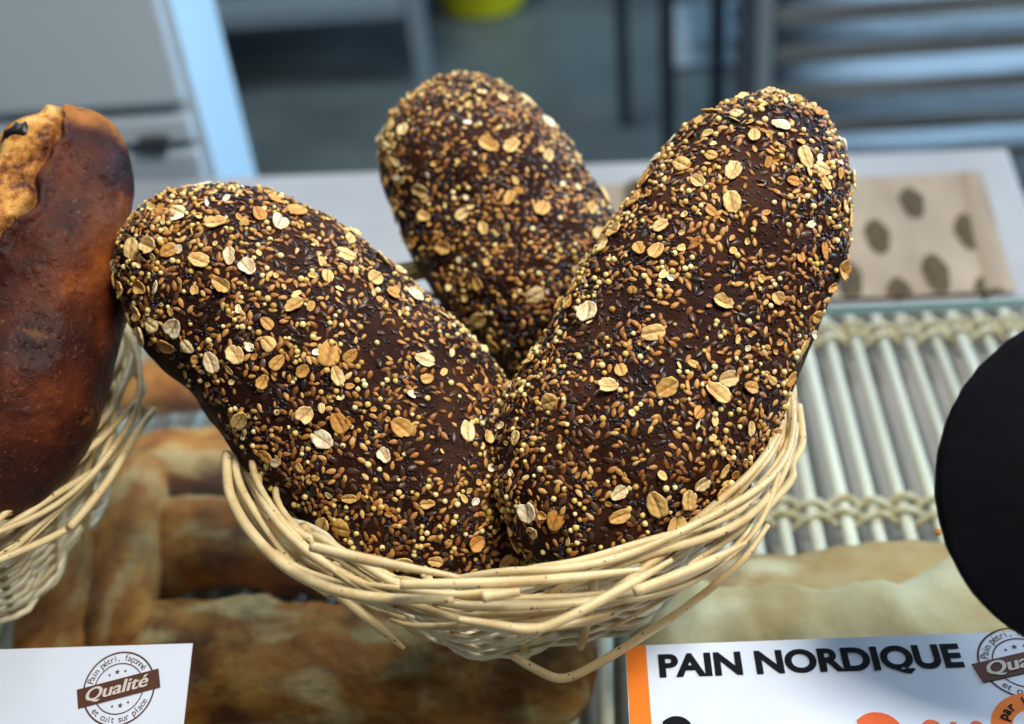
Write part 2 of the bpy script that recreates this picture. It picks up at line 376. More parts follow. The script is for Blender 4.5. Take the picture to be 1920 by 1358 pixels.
bk.location = (-0.0025, 0.001, GZ + 0.001); bk.rotation_euler.z = 0.2
tag(bk, 'pale wicker basket holding three dark seeded loaves', 'basket')
def twig(pts, r, parent, name='loose_twig'):
    m = MB(); rr = r if hasattr(r, '__len__') else [r] * len(pts)
    # smooth subdivision
    P_ = [Vector(p) for p in pts]; q = []; qr = []
    for i in range(len(P_) - 1):
        a = P_[max(i-1, 0)]; b = P_[i]; c = P_[i+1]; d = P_[min(i+2, len(P_)-1)]
        for s in range(8):
            t = s / 8; q.append(0.5 * ((2*b) + (c-a)*t + (2*a-5*b+4*c-d)*t*t + (3*b-a-3*c+d)*t**3)); qr.append(rr[i]*(1-t)+rr[i+1]*t)
    q.append(P_[-1]); qr.append(rr[-1])
    o_ = None
    mi = parent.matrix_basis.inverted() if False else (Matrix.Translation(parent.location) @ Matrix.Rotation(parent.rotation_euler.z, 4, 'Z')).inverted()
    m.tube([mi @ p for p in q], qr, 8); return m.build(name, wick, parent)
twig([far(610, 1085, .535), far(640, 1118, .530), far(700, 1168, .528), far(758, 1216, .53)], [.0024, .0024, .0022, .0009], bk)
twig([far(905, 1120, .484), far(974, 1110, .485)], [.0023, .0017], bk)
twig([far(750, 1096, .488), far(900, 1094, .487), far(1050, 1086, .489), far(1200, 1068, .502)], [.0019, .0022, .0022, .0009], bk)
twig([far(860, 1162, .492), far(930, 1172, .488), far(1000, 1180, .489), far(1060, 1160, .49), far(1160, 1108, .495), far(1260, 1050, .505)], [.0012, .0018, .0020, .0020, .0020, .0009], bk)
twig([far(960, 1228, .575), far(1010, 1258, .575), far(1058, 1272, .575), far(1120, 1245, .573), far(1200, 1196, .565), far(1290, 1136, .553), far(1385, 1058, .538), far(1440, 985, .545)], [.0020, .0021, .0021, .0021, .002, .0018, .0016, .0012], bk)
twig([far(584, 1025, .508), far(700, 1052, .495), far(860, 1082, .487)], [.0022, .0023, .0008], bk)
twig([far(1190, 1110, .495), far(1320, 1058, .505), far(1399, 1018, .512)], [.0022, .0022, .0008], bk)
twig([far(424, 850, .59), far(432, 930, .57), far(480, 1010, .55), far(560, 1078, .525), far(680, 1118, .505), far(850, 1124, .492)], [.0022, .0024, .0026, .0026, .0024, .0016], bk)
twig([far(1497, 760, .61), far(1504, 830, .60), far(1485, 870, .59), far(1480, 905, .58), far(1400, 985, .555), far(1290, 1060, .53)], [.002, .002, .0021, .0021, .002, .0008], bk)

lb = make_basket(11)
lb.location = (-0.335, 0.002, GZ + 0.001); lb.rotation_euler.z = 1.3
tag(lb, 'wicker basket with a smooth brown loaf at the left edge', 'basket')
twig([far(130, 990, .62), far(200, 905, .63), far(250, 820, .645), far(290, 768, .66)], [.0022, .0022, .0021, .0018], lb)

# ------------------------------------------------------------------ loaves
def cr(P_, u):
    n = len(P_) - 1; x = min(max(u, 0), 0.99999) * n; i = int(x); t = x - i
    a = P_[max(i-1, 0)]; b = P_[i]; c = P_[i+1]; d = P_[min(i+2, n)]
    return 0.5 * ((2*b) + (c-a)*t + (2*a-5*b+4*c-d)*t*t + (3*b-a-3*c+d)*t**3)
def loaf_mesh(axis, radii, flat, pw, seed, nu=120, nv=84, amp=1.0):
    A = [Vector(p) for p in axis]
    mid = cr(A, 0.5); T0 = (A[-1] - A[0]).normalized(); V = (CAM - mid); Nn = (V - T0 * V.dot(T0)).normalized()
    v = []; f = []
    for i in range(nu + 1):
        t = -1 + 2 * i / nu; t = math.copysign(1 - (1 - abs(t)) ** 1.9, t); u = (t + 1) / 2
        c = cr(A, u); T = (cr(A, min(u + .02, 1)) - cr(A, max(u - .02, 0))).normalized()
        Nx = (Nn - T * Nn.dot(T)).normalized(); B = T.cross(Nx)
        q = u * (len(radii) - 1); k = min(int(q), len(radii) - 2); h = q - k; h = h * h * (3 - 2 * h)
        R = radii[k] * (1 - h) + radii[k + 1] * h
        r = R * math.sqrt(max(0, 1 - abs(t) ** pw))
        for j in range(nv):
            a = 2 * PI * j / nv
            q_ = c + (B * math.cos(a) + Nx * math.sin(a) * flat) * r
            d = 1 + amp * (0.062 * noise.noise(q_ * 20 + Vector((seed, 0, 0))) + 0.028 * noise.noise(q_ * 75 + Vector((0, seed, 0))) + 0.006 * noise.noise(q_ * 260))
            v.append(c + (q_ - c) * d)
    for i in range(nu):
        for j in range(nv): f.append((i*nv+j, i*nv+(j+1) % nv, (i+1)*nv+(j+1) % nv, (i+1)*nv+j))
    f = [q[::-1] for q in f]
    B0 = T0.cross(Nn)
    return v, f, (A, T0, Nn, B0)

def seed_shape(kind):
    """unit shapes: verts, faces, mats"""
    v = []; f = []; ms = []
    n, k = (8, 5) if kind in ('sesame', 'linseed') else ((9, 6) if kind == 'millet' else (6, 4))
    for i in range(k + 1):
        th = PI * i / k
        for j in range(n):
            a = 2 * PI * j / n; x = math.cos(th); rr = math.sin(th)
            if kind in ('sesame', 'linseed'): rr *= (1 - 0.28 * x) if x > 0 else 1.0; rr *= (1 - 0.25 * max(0, x))
            v.append(Vector((x, rr * math.cos(a), rr * math.sin(a))))
    for i in range(k):
        for j in range(n): f.append((i*n+j, (i+1)*n+j, (i+1)*n+(j+1) % n, i*n+(j+1) % n)); ms.append(1 if (kind == 'millet' and i == 0) else 0)
    return v, f, ms
SH = {k: seed_shape(k) for k in ('sesame', 'millet', 'linseed', 'poppy')}
def oat_mesh(seed):
    R = random.Random(seed); n = 26; rings = 6; a_, b_ = 0.0052 * R.uniform(.85, 1.12), 0.0036 * R.uniform(.85, 1.2)
    cup = R.uniform(-.10, .16); fold = R.uniform(0, .4); groove = R.uniform(.0005, .0009); v = []; toast = []; notch = R.uniform(0, 6.28)
    jag = [1 + R.uniform(-.07, .05) for _ in range(n)]
    if R.random() < .5:
        k0 = R.randrange(n)
        for d in range(-1, 2): jag[(k0 + d) % n] -= 0.20 - 0.07 * abs(d)
    def pt(ring, j, up):
        a = 2 * PI * j / n; q = ring / rings; jj = 1 + (jag[j % n] - 1) * q ** 3
        x = a_ * q * math.cos(a) * jj; y = b_ * q * math.sin(a) * jj * (1 - 0.16 * math.cos(a) * q)
        z = 0.0008 + cup * (x * x / a_ + y * y / b_ * 2) * 1.6 - groove * math.exp(-(y / (b_ * .16)) ** 2) * (1 - q ** 4) + fold * abs(y) * .5
        z += 0.00022 * math.sin(x * 1900 + seed) * math.sin(y * 1700)
        return Vector((x, y, z - (0.0007 if not up else 0))), math.exp(-(y / (b_ * .13)) ** 2) * .75 + (0.35 if q > .92 and math.sin(a + notch) > 0.2 else 0)
    f = []
    for up in (True, False):
        base = len(v); p, t = pt(0, 0, up); v.append(p); toast.append(t)
        for r in range(1, rings + 1):
            for j in range(n): p, t = pt(r, j, up); v.append(p); toast.append(t)
        g = [(base, base+1+j, base+1+(j+1) % n) for j in range(n)]
        for r in range(rings - 1):
            for j in range(n):
                q0 = base + 1 + r*n; g.append((q0+j, q0+n+j, q0+n+(j+1) % n, q0+(j+1) % n))
        f += g if up else [q[::-1] for q in g]
    o1 = 1 + (rings - 1) * n; o2 = 1 + rings * n + 1 + (rings - 1) * n
    for j in range(n): f.append((o1+j, o2+j, o2+(j+1) % n, o1+(j+1) % n))
    me = bpy.data.meshes.new('oat_flake'); me.from_pydata(v, [], f); me.materials.append(oat_m)
    me.polygons.foreach_set('use_smooth', [True] * len(f))
    at2 = me.attributes.new('toast', 'FLOAT', 'POINT'); at2.data.foreach_set('value', toast); me.update(); return me
OATS = [oat_mesh(i) for i in range(14)]

def seeded_loaf(axis, radii, flat, pw, seed, label, bare_side, counts, thr=0.86):
    R = random.Random(seed * 13 + 1)
    v, f, (A, T0, Nn, B0) = loaf_mesh(axis, radii, flat, pw, seed)
    root = empty('seeded_loaf', A[-1], label, 'loaf', 'dark seeded loaves in the basket')
    m = MB(); m.add(v, f); fr(m.build('crust', crust), root)
    # area table
    tris = []; cum = []; tot = 0
    nv = 84
    for q in f:
        a, b, c, d = (v[i] for i in q)
        ar = (c - a).cross(d - b); s = ar.length / 2
        if s < 1e-12: continue
        tot += s; cum.append(tot); tris.append((a, b, c, d, ar.normalized(), q[0] // nv))
    import bisect
    cell = {}; CS = 0.008
    def clash(p, r, k):
        kx, ky, kz = int(p.x // CS), int(p.y // CS), int(p.z // CS)
        for dx in (-1, 0, 1):
            for dy in (-1, 0, 1):
                for dz in (-1, 0, 1):
                    for (q, s) in cell.get((kx+dx, ky+dy, kz+dz), ()):
                        if (p - q).length < (r + s) * k: return True
        return False
    def sample():
        for _ in range(60):
            t = tris[bisect.bisect(cum, R.random() * tot) % len(tris)]
            x, y = R.random(), R.random(); p = t[0]*(1-x)*(1-y) + t[1]*x*(1-y) + t[2]*x*y + t[3]*(1-x)*y; nrm = t[4]
            u = t[5] / 120.0
            side = nrm.dot(B0) * bare_side; fr_ = nrm.dot(Nn)
            ns = 0.13 * noise.noise(p * 45)
            if u > 0.14 and side > thr - 0.25 * max(0, u - .3) + ns: continue
            if fr_ < -0.35 + ns: continue
            w_ = 1.0 if u < 0.16 else (0.66 if u < 0.3 else 0.38)
            clump = 0.66 + 1.15 * noise.noise(p * 60 + Vector((9, seed, 0)))
            if R.random() > w_ * max(.2, clump): continue
            return p, nrm, u
        return None
    def place(kind, cnt, L_, W_, H_, k, tilt, mats, sink, name):
        mb = MB(); sv, sf, sm = SH[kind]; n = 0; tries = 0
        while n < cnt and tries < cnt * 14:
            tries += 1; s = sample()
            if not s: continue
            p, nrm, u = s; g = R.uniform(.70, 1.22)
            tight = k * (0.72 if u < 0.16 else 1)
            if kind == 'poppy':
                if noise.noise(p * 90 + Vector((0, 0, seed))) < -0.02 and R.random() < .8: continue
            if clash(p, L_ * .75 * g, tight): continue
            cell.setdefault((int(p.x // CS), int(p.y // CS), int(p.z // CS)), []).append((p, L_ * .75 * g))
            tl = tilt * (1.8 if u < 0.14 else 1)
            z = (nrm + Vector((R.gauss(0, tl), R.gauss(0, tl), R.gauss(0, tl)))).normalized()
            x = z.orthogonal().normalized(); x.rotate(Matrix.Rotation(R.uniform(0, 2*PI), 3, z)); y = z.cross(x)
            o = p + nrm * (H_ * sink + (R.uniform(0, .0012) if u < .14 else 0))
            n0 = len(mb.v)
            mb.v += [tuple(o + x * (q.x * L_ * g) + y * (q.y * W_ * g) + z * (q.z * H_ * g)) for q in sv]
            mb.f += [tuple(i + n0 for i in q) for q in sf]; mb.m += sm; n += 1
        o_ = mb.build(name, mats); fr(o_, root); tag(o_, kind='stuff')
    # oat flakes: every one a part
    n = 0; tries = 0
    while n < counts['oat'] and tries < 3000:
        tries += 1; s = sample()
        if not s: continue
        p, nrm, u = s
        if clash(p, 0.0050, 0.85 if u > .16 else .6): continue
        cell.setdefault((int(p.x // CS), int(p.y // CS), int(p.z // CS)), []).append((p, 0.0046))
        o = bpy.data.objects.new('oat_flake', R.choice(OATS)); C.objects.link(o)
        tl = .16 if u > .15 else .38
        z = (nrm + Vector((R.gauss(0, tl), R.gauss(0, tl), R.gauss(0, tl)))).normalized()
        x = z.orthogonal().normalized(); x.rotate(Matrix.Rotation(R.uniform(0, 2*PI), 3, z)); y = z.cross(x)
        M = Matrix((x, y, z)).transposed().to_4x4(); g = R.uniform(.68, 1.15) if u > .15 else R.uniform(.55, .9)
        o.matrix_basis = Matrix.Translation(p + nrm * 0.0006) @ M @ Matrix.Diagonal((g, g * R.uniform(.85, 1.1), g, 1)); fr(o, root); n += 1
    fb = MB(); fn = 0; tries = 0
    while fn < 130 and tries < 2500:
        tries += 1; s = sample()
        if not s: continue
        p, nrm, u = s
        if clash(p, .0022, .7): continue
        cell.setdefault((int(p.x // CS), int(p.y // CS), int(p.z // CS)), []).append((p, 0.002))
        z = (nrm + Vector((R.gauss(0, .35), R.gauss(0, .35), R.gauss(0, .35)))).normalized()
        x = z.orthogonal().normalized(); x.rotate(Matrix.Rotation(R.uniform(0, 2*PI), 3, z)); y = z.cross(x); me = R.choice(OATS)
        g = R.uniform(.28, .55); gx = R.uniform(.7, 1.3)
        n0 = len(fb.v); fb.v += [tuple(p + nrm * .0004 + x * q.co.x * g * gx + y * q.co.y * g + z * q.co.z * g) for q in me.vertices]
        fb.f += [tuple(i + n0 for i in q.vertices) for q in me.polygons]; fb.m += [0] * len(me.polygons); fn += 1
    o_ = fb.build('oat_fragments', [frag_m]); fr(o_, root); tag(o_, kind='stuff')
    place('millet', counts['millet'], .00130, .00130, .00125, .80, .5, [millet_m, milletdot_m], .42, 'millet_grains')
    place('sesame', counts['sesame'], .00210, .00120, .00062, .66, .22, [sesame_m], .38, 'sesame_seeds')
    place('linseed', counts['linseed'], .0026, .0014, .00050, .64, .20, [flax_m], .35, 'linseeds')
    place('poppy', counts['poppy'], .00065, .0006, .00062, .85, .3, [poppy_m], .6, 'poppy_seeds')
    return root
K = 0.98
def rad_of(hw, d): return hw / FPX * d * K
CN = dict(oat=96, millet=560, sesame=1800, linseed=680, poppy=1700)
seeded_loaf([far(256, 408, .615), far(372, 500, .61), far(524, 605, .605), far(650, 734, .602), far(768, 870, .60), far(856, 978, .60), far(945, 1100, .60)],
            [rad_of(165, .61), rad_of(206, .607), rad_of(230, .605), rad_of(240, .60), rad_of(235, .60), rad_of(210, .60)], .86, 3.4, 5,
            'dark seeded loaf leaning left out of the basket', 1, CN)
seeded_loaf([far(774, 188, .72), far(856, 282, .71), far(954, 431, .695), far(1066, 597, .68), far(1160, 740, .665)],
            [rad_of(158, .70), rad_of(170, .71), rad_of(184, .70), rad_of(192, .68), rad_of(180, .66)], .88, 3.2, 9,
            'seeded loaf standing at the back between the two front ones', 1, dict(CN, oat=62, millet=330, sesame=1500, linseed=900), 0.93)
seeded_loaf([far(1472, 198, .62), far(1446, 284, .61), far(1404, 378, .60), far(1350, 500, .59), far(1276, 640, .58), far(1198, 775, .572), far(1135, 900, .567), far(1098, 1000, .565), far(1070, 1088, .565)],
            [rad_of(170, .62), rad_of(190, .61), rad_of(208, .60), rad_of(228, .585), rad_of(238, .575), rad_of(225, .568), rad_of(195, .565)], .86, 3.4, 21,
            'dark seeded loaf leaning right, nearest the viewer', -1, CN, 0.97)

# brown country loaf in the left basket
bl = mat('country_crust', (0.2, 0.06, 0.02), 0.55, 0, 0.18)
b1 = tex(bl, 17, 7); b2 = tex(bl, 42, 6); 
bc = ramp(bl, b1.outputs[0], [(0.34, (0.014, 0.004, 0.004)), (0.47, (0.050, 0.010, 0.004)), (0.56, (0.110, 0.022, 0.005)), (0.66, (0.27, 0.070, 0.010)), (0.80, (0.46, 0.17, 0.03))])
bc2 = mixc(bl, ramp(bl, b2.outputs[0], [(0.60, (0, 0, 0)), (0.76, (0.75, 0.75, 0.75))]).outputs[0], bc.outputs[0], (0.40, 0.15, 0.028))
ba = N(bl, 'ShaderNodeAttribute', attribute_name='pale')
spl = ramp(bl, tex(bl, 52, 6, rough=.7).outputs[0], [(0.36, (0.07, 0.020, 0.004)), (0.45, (0.34, 0.120, 0.020)), (0.54, (0.66, 0.33, 0.075)), (0.68, (0.82, 0.55, 0.20))])
be = N(bl, 'ShaderNodeAttribute', attribute_name='golden')
bc2 = mixc(bl, be.outputs['Fac'], bc2, (0.46, 0.165, 0.028))
sk = tex(bl, 480, 3)
bc2 = mixc(bl, ramp(bl, sk.outputs[0], [(0.63, (0, 0, 0)), (0.72, (0.32,) * 3)]).outputs[0], bc2, (0.34, 0.14, 0.05))
sk2 = tex(bl, 26, 5)
bc2 = mixc(bl, ramp(bl, sk2.outputs[0], [(0.33, (0.92,) * 3), (0.45, (0, 0, 0))]).outputs[0], bc2, (0.012, 0.004, 0.004))
bc3 = mixc(bl, ba.outputs['Fac'], bc2, spl.outputs[0])
L(bl, bc3, bsdf(bl).inputs['Base Color'])
vb = N(bl, 'ShaderNodeTexVoronoi'); vb.inputs['Scale'].default_value = 130; tcb = N(bl, 'ShaderNodeTexCoord'); L(bl, tcb.outputs['Object'], vb.inputs['Vector'])
bump(bl, ramp(bl, vb.outputs['Distance'], [(0.0, (1, 1, 1)), (0.35, (0, 0, 0))]).outputs[0], 0.45, 0.0015)
n5 = tex(bl, 210, 3)
bump(bl, ramp(bl, n5.outputs[0], [(0.60, (0, 0, 0)), (0.72, (1, 1, 1))]).outputs[0], 0.5, 0.0012)
bump(bl, tex(bl, 300, 4).outputs[0], 0.6, 0.001); bump(bl, b2.outputs[0], 0.3, 0.003)
NUL, NVL = 220, 200
v, f, (A, T0, Nn, B0) = loaf_mesh([far(168, 212, .665), far(138, 312, .655), far(94, 455, .645), (far(54, 620, .635)), far(10, 790, .625), far(-40, 972, .62)],
      [rad_of(98, .66), rad_of(122, .65), rad_of(158, .64), rad_of(168, .63), rad_of(160, .62)], .9, 3.0, 33, nu=NUL, nv=NVL, amp=1.1)
root = empty('country_loaf', A[-1], 'smooth reddish brown loaf with a split top in the left basket', 'loaf')
# raised split (ear) along the left
gold_v = []; pale_v = []; XC = W2C[0].copy(); CXV = Vector((XC[0], XC[1], XC[2])); vn = []
def sstep(a, b, x): t = max(0, min(1, (x - a) / (b - a))); return t * t * (3 - 2 * t)
for i, p in enumerate(v):
    u = (i // NVL) / float(NUL); t_ = -1 + 2 * u; t_ = math.copysign(1 - (1 - abs(t_)) ** 1.9, t_); ua = (t_ + 1) / 2
    c = cr(A, ua); dr = p - c; s = dr.dot(CXV) / 0.045
    bnd = (-0.19 + 0.20 * sstep(.04, .2, ua) - 0.45 * sstep(.36, .60, ua) - .5 * sstep(.55, .8, ua)) + 0.10 * noise.noise(p * 55) + 0.05 * noise.noise(p * 150)
    front = 1 if dr.dot(Nn) > -0.2 * 0.045 else 0
    sp = sstep(0.0, 0.10, bnd - s) * front * sstep(0.015, 0.05, ua) * (1 - sstep(.62, .72, ua))
    lip = math.exp(-((s - bnd - 0.05) / 0.06) ** 2) * front * sstep(0.015, 0.05, ua) * (1 - sstep(.62, .72, ua))
    nd_ = dr.normalized() if dr.length > 1e-6 else Nn
    vn.append(p + nd_ * (0.0045 * sp * (1 + 1.4 * noise.noise(p * 70)) + 0.0035 * lip - 0.003 * math.exp(-((s - bnd + 0.02) / 0.035) ** 2) * front * (1 if .03 < ua < .65 else 0)))
    pale_v.append(sp); gold_v.append(max(0, min(.7, sstep(.60, 1.1, s + .35 * noise.noise(p * 40)) * (1 - sstep(.2, .5, ua)) + .8 * (1 - sstep(.03, .16, ua + .07 * noise.noise(p * 60))))))
v = vn
m = MB(); m.add(v, f); o = m.build('crust', bl)
aa = o.data.attributes.new('pale', 'FLOAT', 'POINT'); aa.data.foreach_set('value', pale_v)
ab = o.data.attributes.new('golden', 'FLOAT', 'POINT'); ab.data.foreach_set('value', gold_v); fr(o, root)
burnt = mat('burnt_crust', (0.008, 0.006, 0.006), 0.4)
m = MB(); c0 = far(36, 256, .640)
m.tube([c0 + Vector((-.007, 0, -.004)), c0 + Vector((-.004, 0, -.001)), c0 + Vector((0, 0, .0)), c0 + Vector((.004, 0, .001)), c0 + Vector((.007, 0, .0))], [.0025, .0045, .0052, .0045, .0018], 14)
m.v = [tuple(Vector(p) + (Vector(p) - c0) * 0.9 * noise.noise(Vector(p) * 260)) for p in m.v]
fr(m.build('burnt_edge', burnt), root)

# ------------------------------------------------------------------ price cards
card_m = mat('card_white', (0.80, 0.81, 0.84), 0.5, 0, 0.3)
L(card_m, ramp(card_m, tex(card_m, 18, 3).outputs[0], [(0.3, (0.64, 0.70, 0.80)), (0.7, (0.70, 0.75, 0.85))]).outputs[0], bsdf(card_m).inputs['Base Color'])
black_m = mat('ink_black', (0.004, 0.005, 0.008), 0.7, 0, 0.15)
orange_m = mat('ink_orange', (0.86, 0.20, 0.015), 0.45)
orange2_m = mat('ink_orange_red', (0.80, 0.13, 0.03), 0.45)
brown_m = mat('ink_brown', (0.085, 0.028, 0.012), 0.45)
cream_m = mat('ink_cream', (0.62, 0.55, 0.50), 0.45)
def text_geo(txt, size, bold=0.0, shear=0.0, align='LEFT'):
    c = bpy.data.curves.new('t', 'FONT'); c.body = txt; c.size = size; c.offset = bold; c.shear = shear; c.align_x = align
    c.resolution_u = 6
    o = bpy.data.objects.new('t', c); C.objects.link(o); bpy.context.view_layer.update()
    me = bpy.data.meshes.new_from_object(o.evaluated_get(bpy.context.evaluated_depsgraph_get()))
    vs = [v.co.copy() for v in me.vertices]; fs = [tuple(p.vertices) for p in me.polygons]
    bpy.data.objects.remove(o); bpy.data.meshes.remove(me); bpy.data.curves.remove(c); return vs, fs
def put_text(parent, name, txt, x, y, width, height, mt, bold=0.0, shear=0.0, z=0.0009, rot=0, rep=1):
    vs, fs = text_geo(txt, 1.0, bold, 0)
    for p in vs: p.x += shear * p.y
    if rep > 1:
        n = len(vs); V2 = []; F2 = []
        for k in range(rep):
            V2 += [Vector((p.x + k * 0.016, p.y, 0.0)) for p in vs]; F2 += [tuple(i + n * k for i in q) for q in fs]
        n_rep = n; vs, fs = V2, F2
    else: n_rep = len(vs)
    x0 = min(p.x for p in vs); x1 = max(p.x for p in vs); y0 = min(p.y for p in vs); y1 = max(p.y for p in vs)
    if bold >= 0 and 'Q' in txt and txt.isupper(): y0 = 0.0; y1 = max(p.y for p in vs)
    M = Matrix.Rotation(rot, 3, 'Z'); out_ = []
    for ip, p in enumerate(vs):
        q = M @ Vector(((p.x - x0) / (x1 - x0) * width, (p.y - y0) / (y1 - y0) * height, 0)); out_.append((x + q.x, y + q.y, z + (ip // n_rep) * 0.00004))
    m = MB(); m.add(out_, fs); return m.build(name, mt, parent, smooth=False)
def ring(mb, x, y, r0, r1, z, n=72):
    v = [(x + r * math.cos(2*PI*i/n), y + r * math.sin(2*PI*i/n), z) for r in (r0, r1) for i in range(n)]
    mb.add(v, [(i, n + i, n + (i+1) % n, (i+1) % n) for i in range(n)])
def logo(parent, x, y, r, cut=False):
    m = MB(); ring(m, x, y, r * .955, r, .0008); ring(m, x, y, r * .66, r * .69, .0008); m.build('logo_rings', brown_m, parent, smooth=False)
    m = MB(); tilt = math.radians(13)
    hw, hh = r * 1.13, r * .26
    def T(px, py): return (x + px * math.cos(tilt) - py * math.sin(tilt), y + px * math.sin(tilt) + py * math.cos(tilt))
    v = [(*T(-hw, -hh), .0011), (*T(hw, -hh), .0011), (*T(hw, hh), .0011), (*T(-hw, hh), .0011)]
    m.add(v, [(0, 1, 2, 3)]); m.build('logo_band', brown_m, parent, smooth=False)
    t0 = T(-hw * .80, -hh * .78)
    put_text(parent, 'logo_word', 'Qualité', t0[0], t0[1], hw * 1.55, hh * 1.55, cream_m, .006, .30, .0014, tilt, 4)
    for (s, a_mid, sgn) in (('Pain pétri, façonné', 90, -1), ('et cuit sur place', -90, 1)):
        mb = MB(); step = 6.9
        for i, ch in enumerate(s):
            if ch == ' ': continue
            a = math.radians(a_mid + sgn * (i - (len(s) - 1) / 2) * step + (14 if sgn < 0 else 10)); vs, fs = text_geo(ch, r * .25, 0, 0, 'CENTER')
            rr = r * (.755 if sgn < 0 else .90); rot = a - PI / 2 if sgn < 0 else a + PI / 2
            M = Matrix.Rotation(rot, 3, 'Z'); o = Vector((x + rr * math.cos(a), y + rr * math.sin(a), .0008))
            mb.add([tuple(M @ p + o) for p in vs], fs)
        mb.build('logo_lettering', brown_m, parent, smooth=False)
    mb = MB()
    for sg in (1, -1):
        for (dx, sz) in ((-.22, .045), (0, .075), (.22, .045)):
            cx, cy = T(dx * r, sg * r * (.46 if dx == 0 else .43)); v = []
            for i in range(10):
                rr = sz * r * (1 if i % 2 == 0 else .45); a = PI / 2 + i * PI / 5; v.append((cx + rr * math.cos(a), cy + rr * math.sin(a), .0008))
            mb.add(v + [(cx, cy, .0008)], [(i, (i + 1) % 10, 10) for i in range(10)])
    mb.build('logo_stars', brown_m, parent, smooth=False)

# right card: origin = its back left corner, local +x right, +y back
CZ = 0.126
c0 = at(1172, 1213, CZ); yaw = math.radians(1.5)
kc = empty('price_card', c0, 'white price card reading PAIN NORDIQUE with orange left edge', 'price card', rz=yaw)
def loc(px, py):
    p = at(px, py, CZ) - c0; return (p.x * math.cos(-yaw) - p.y * math.sin(-yaw), p.x * math.sin(-yaw) + p.y * math.cos(-yaw))
def flat(par, name, x0, y0, x1, y1, z0, z1, mt, bev=0):
    m = MB(); m.box((x0, y0, z0), (x1, y1, z1)); return m.build(name, mt, par, smooth=False, bevel=bev)
flat(kc, 'card', 0, -0.10, 0.212, 0, 0, 0.0006, card_m)
flat(kc, 'orange_stripe', 0.0003, -0.0997, loc(1211, 1212)[0], -0.0003, 0.00062, 0.0008, orange_m)
flat(kc, 'card_stand', 0.03, -0.10, 0.18, -0.03, -0.0055, -0.0003, edge_m, 0.001)
a = loc(1237, 1271); b = loc(1806, 1243); t = loc(1233, 1229)
put_text(kc, 'title', 'PAIN NORDIQUE', a[0], a[1], loc(1806, 1243)[0] - a[0], t[1] - a[1], black_m, .040, 0, .0009, 0)
pr = loc(1240, 1346); pr2 = loc(1300, 1346)
put_text(kc, 'price', '2', pr[0], pr[1] - .026, .0150, .026, black_m, .03, 0, .0009)
q0 = loc(1600, 1339); put_text(kc, 'price', '2', q0[0], q0[1] - .036, .0215, .036, orange2_m, .03, 0, .0009)
q1 = loc(1708, 1353); put_text(kc, 'price', '€10', q1[0], q1[1] - .022, .031, .022, orange2_m, .02, 0, .0009)
lg = loc(1912, 1245); logo(kc, lg[0] + .0022, lg[1], .0203)
bd = loc(1948, 1372); m = MB(); ring(m, bd[0], bd[1], 0.0001, .0192, .00085); m.build('badge', orange_m, kc, smooth=False)
m = MB(); ring(m, bd[0], bd[1], 0.0001, .0105, .00105); m.build('badge_centre', card_m, kc, smooth=False)
mb = MB()
for i, ch in enumerate('par lot'):
    if ch == ' ': continue
    a = math.radians(150 - i * 13); vs, fs = text_geo(ch, .0062, .0002, 0, 'CENTER'); M = Matrix.Rotation(a - PI/2, 3, 'Z'); o = Vector((bd[0] + .0128*math.cos(a), bd[1] + .0128*math.sin(a), .0011))
    mb.add([tuple(M @ p + o) for p in vs], fs)
mb.build('badge_lettering', black_m, kc, smooth=False)

# left card: tilted towards the viewer on a small stand; origin = its top right corner
l0 = at(362, 1207, .155); tl, yw = math.radians(26), math.radians(1)
lc = empty('price_card', l0, 'plain white card with round brown seal, in front of the left basket', 'price card')
lc.rotation_euler = (tl, 0, yw)
flat(lc, 'card', -0.21, -0.085, 0, 0, 0, 0.0006, card_m)
u_ = Vector((math.cos(yw), math.sin(yw), 0)); v_ = Vector((-math.sin(yw)*math.cos(tl), math.cos(yw)*math.cos(tl), math.sin(tl)))
def lloc(px, py):
    nrm = u_.cross(v_); d = ray(px, py); p = CAM + d * ((l0 - CAM).dot(nrm) / d.dot(nrm)) - l0; return p.dot(u_), p.dot(v_)
lg = lloc(224, 1292); e1 = lloc(294, 1287); logo(lc, lg[0], lg[1], abs(e1[0] - lg[0]) * .97)
m = MB(); s_ = 0.155 - GZ
Mi = (Matrix.Translation(l0) @ Matrix.Rotation(yw, 4, 'Z') @ Matrix.Rotation(tl, 4, 'X')).inverted()
for x in (-0.15, -0.05):
    p = l0 + u_ * x + v_ * -0.012 - Vector((0, 0, .002)); m.tube([Mi @ p, Mi @ Vector((p.x, p.y, GZ + .0005))], .002, 8)
m.build('card_stand', edge_m, lc)

# ------------------------------------------------------------------ slate disc
slate = mat('slate', (0.003, 0.003, 0.004), 0.85, 0, 0.12)
L(slate, ramp(slate, tex(slate, 35, 6, stretch=(1, 3, 1)).outputs[0], [(0.3, (0.0012, 0.0014, 0.0022)), (0.8, (0.0035, 0.004, 0.008))]).outputs[0], bsdf(slate).inputs['Base Color'])
bump(slate, tex(slate, 90, 6).outputs[0], 0.35, 0.001)
dc = CAM + ray(2090, 908) * .475; nd = W2C[2].copy(); nd = Vector((nd[0], nd[1], nd[2])).normalized(); rr0 = 334 / FPX * .475
x_ = Vector((0, 0, 1)).cross(nd).normalized(); y_ = nd.cross(x_)
M = Matrix((x_, y_, nd)).transposed().to_4x4(); M.translation = dc
sr = empty('slate_disc', (dc.x, dc.y, GZ), 'black round slate board propped up at the right edge', 'slate board')
m = MB(); n = 180; prof = [(0.0001, .003), (.97, .003), (1.0, .0012), (1.0, -.0022), (.985, -.003), (0.0001, -.003)]; v = []; f = []
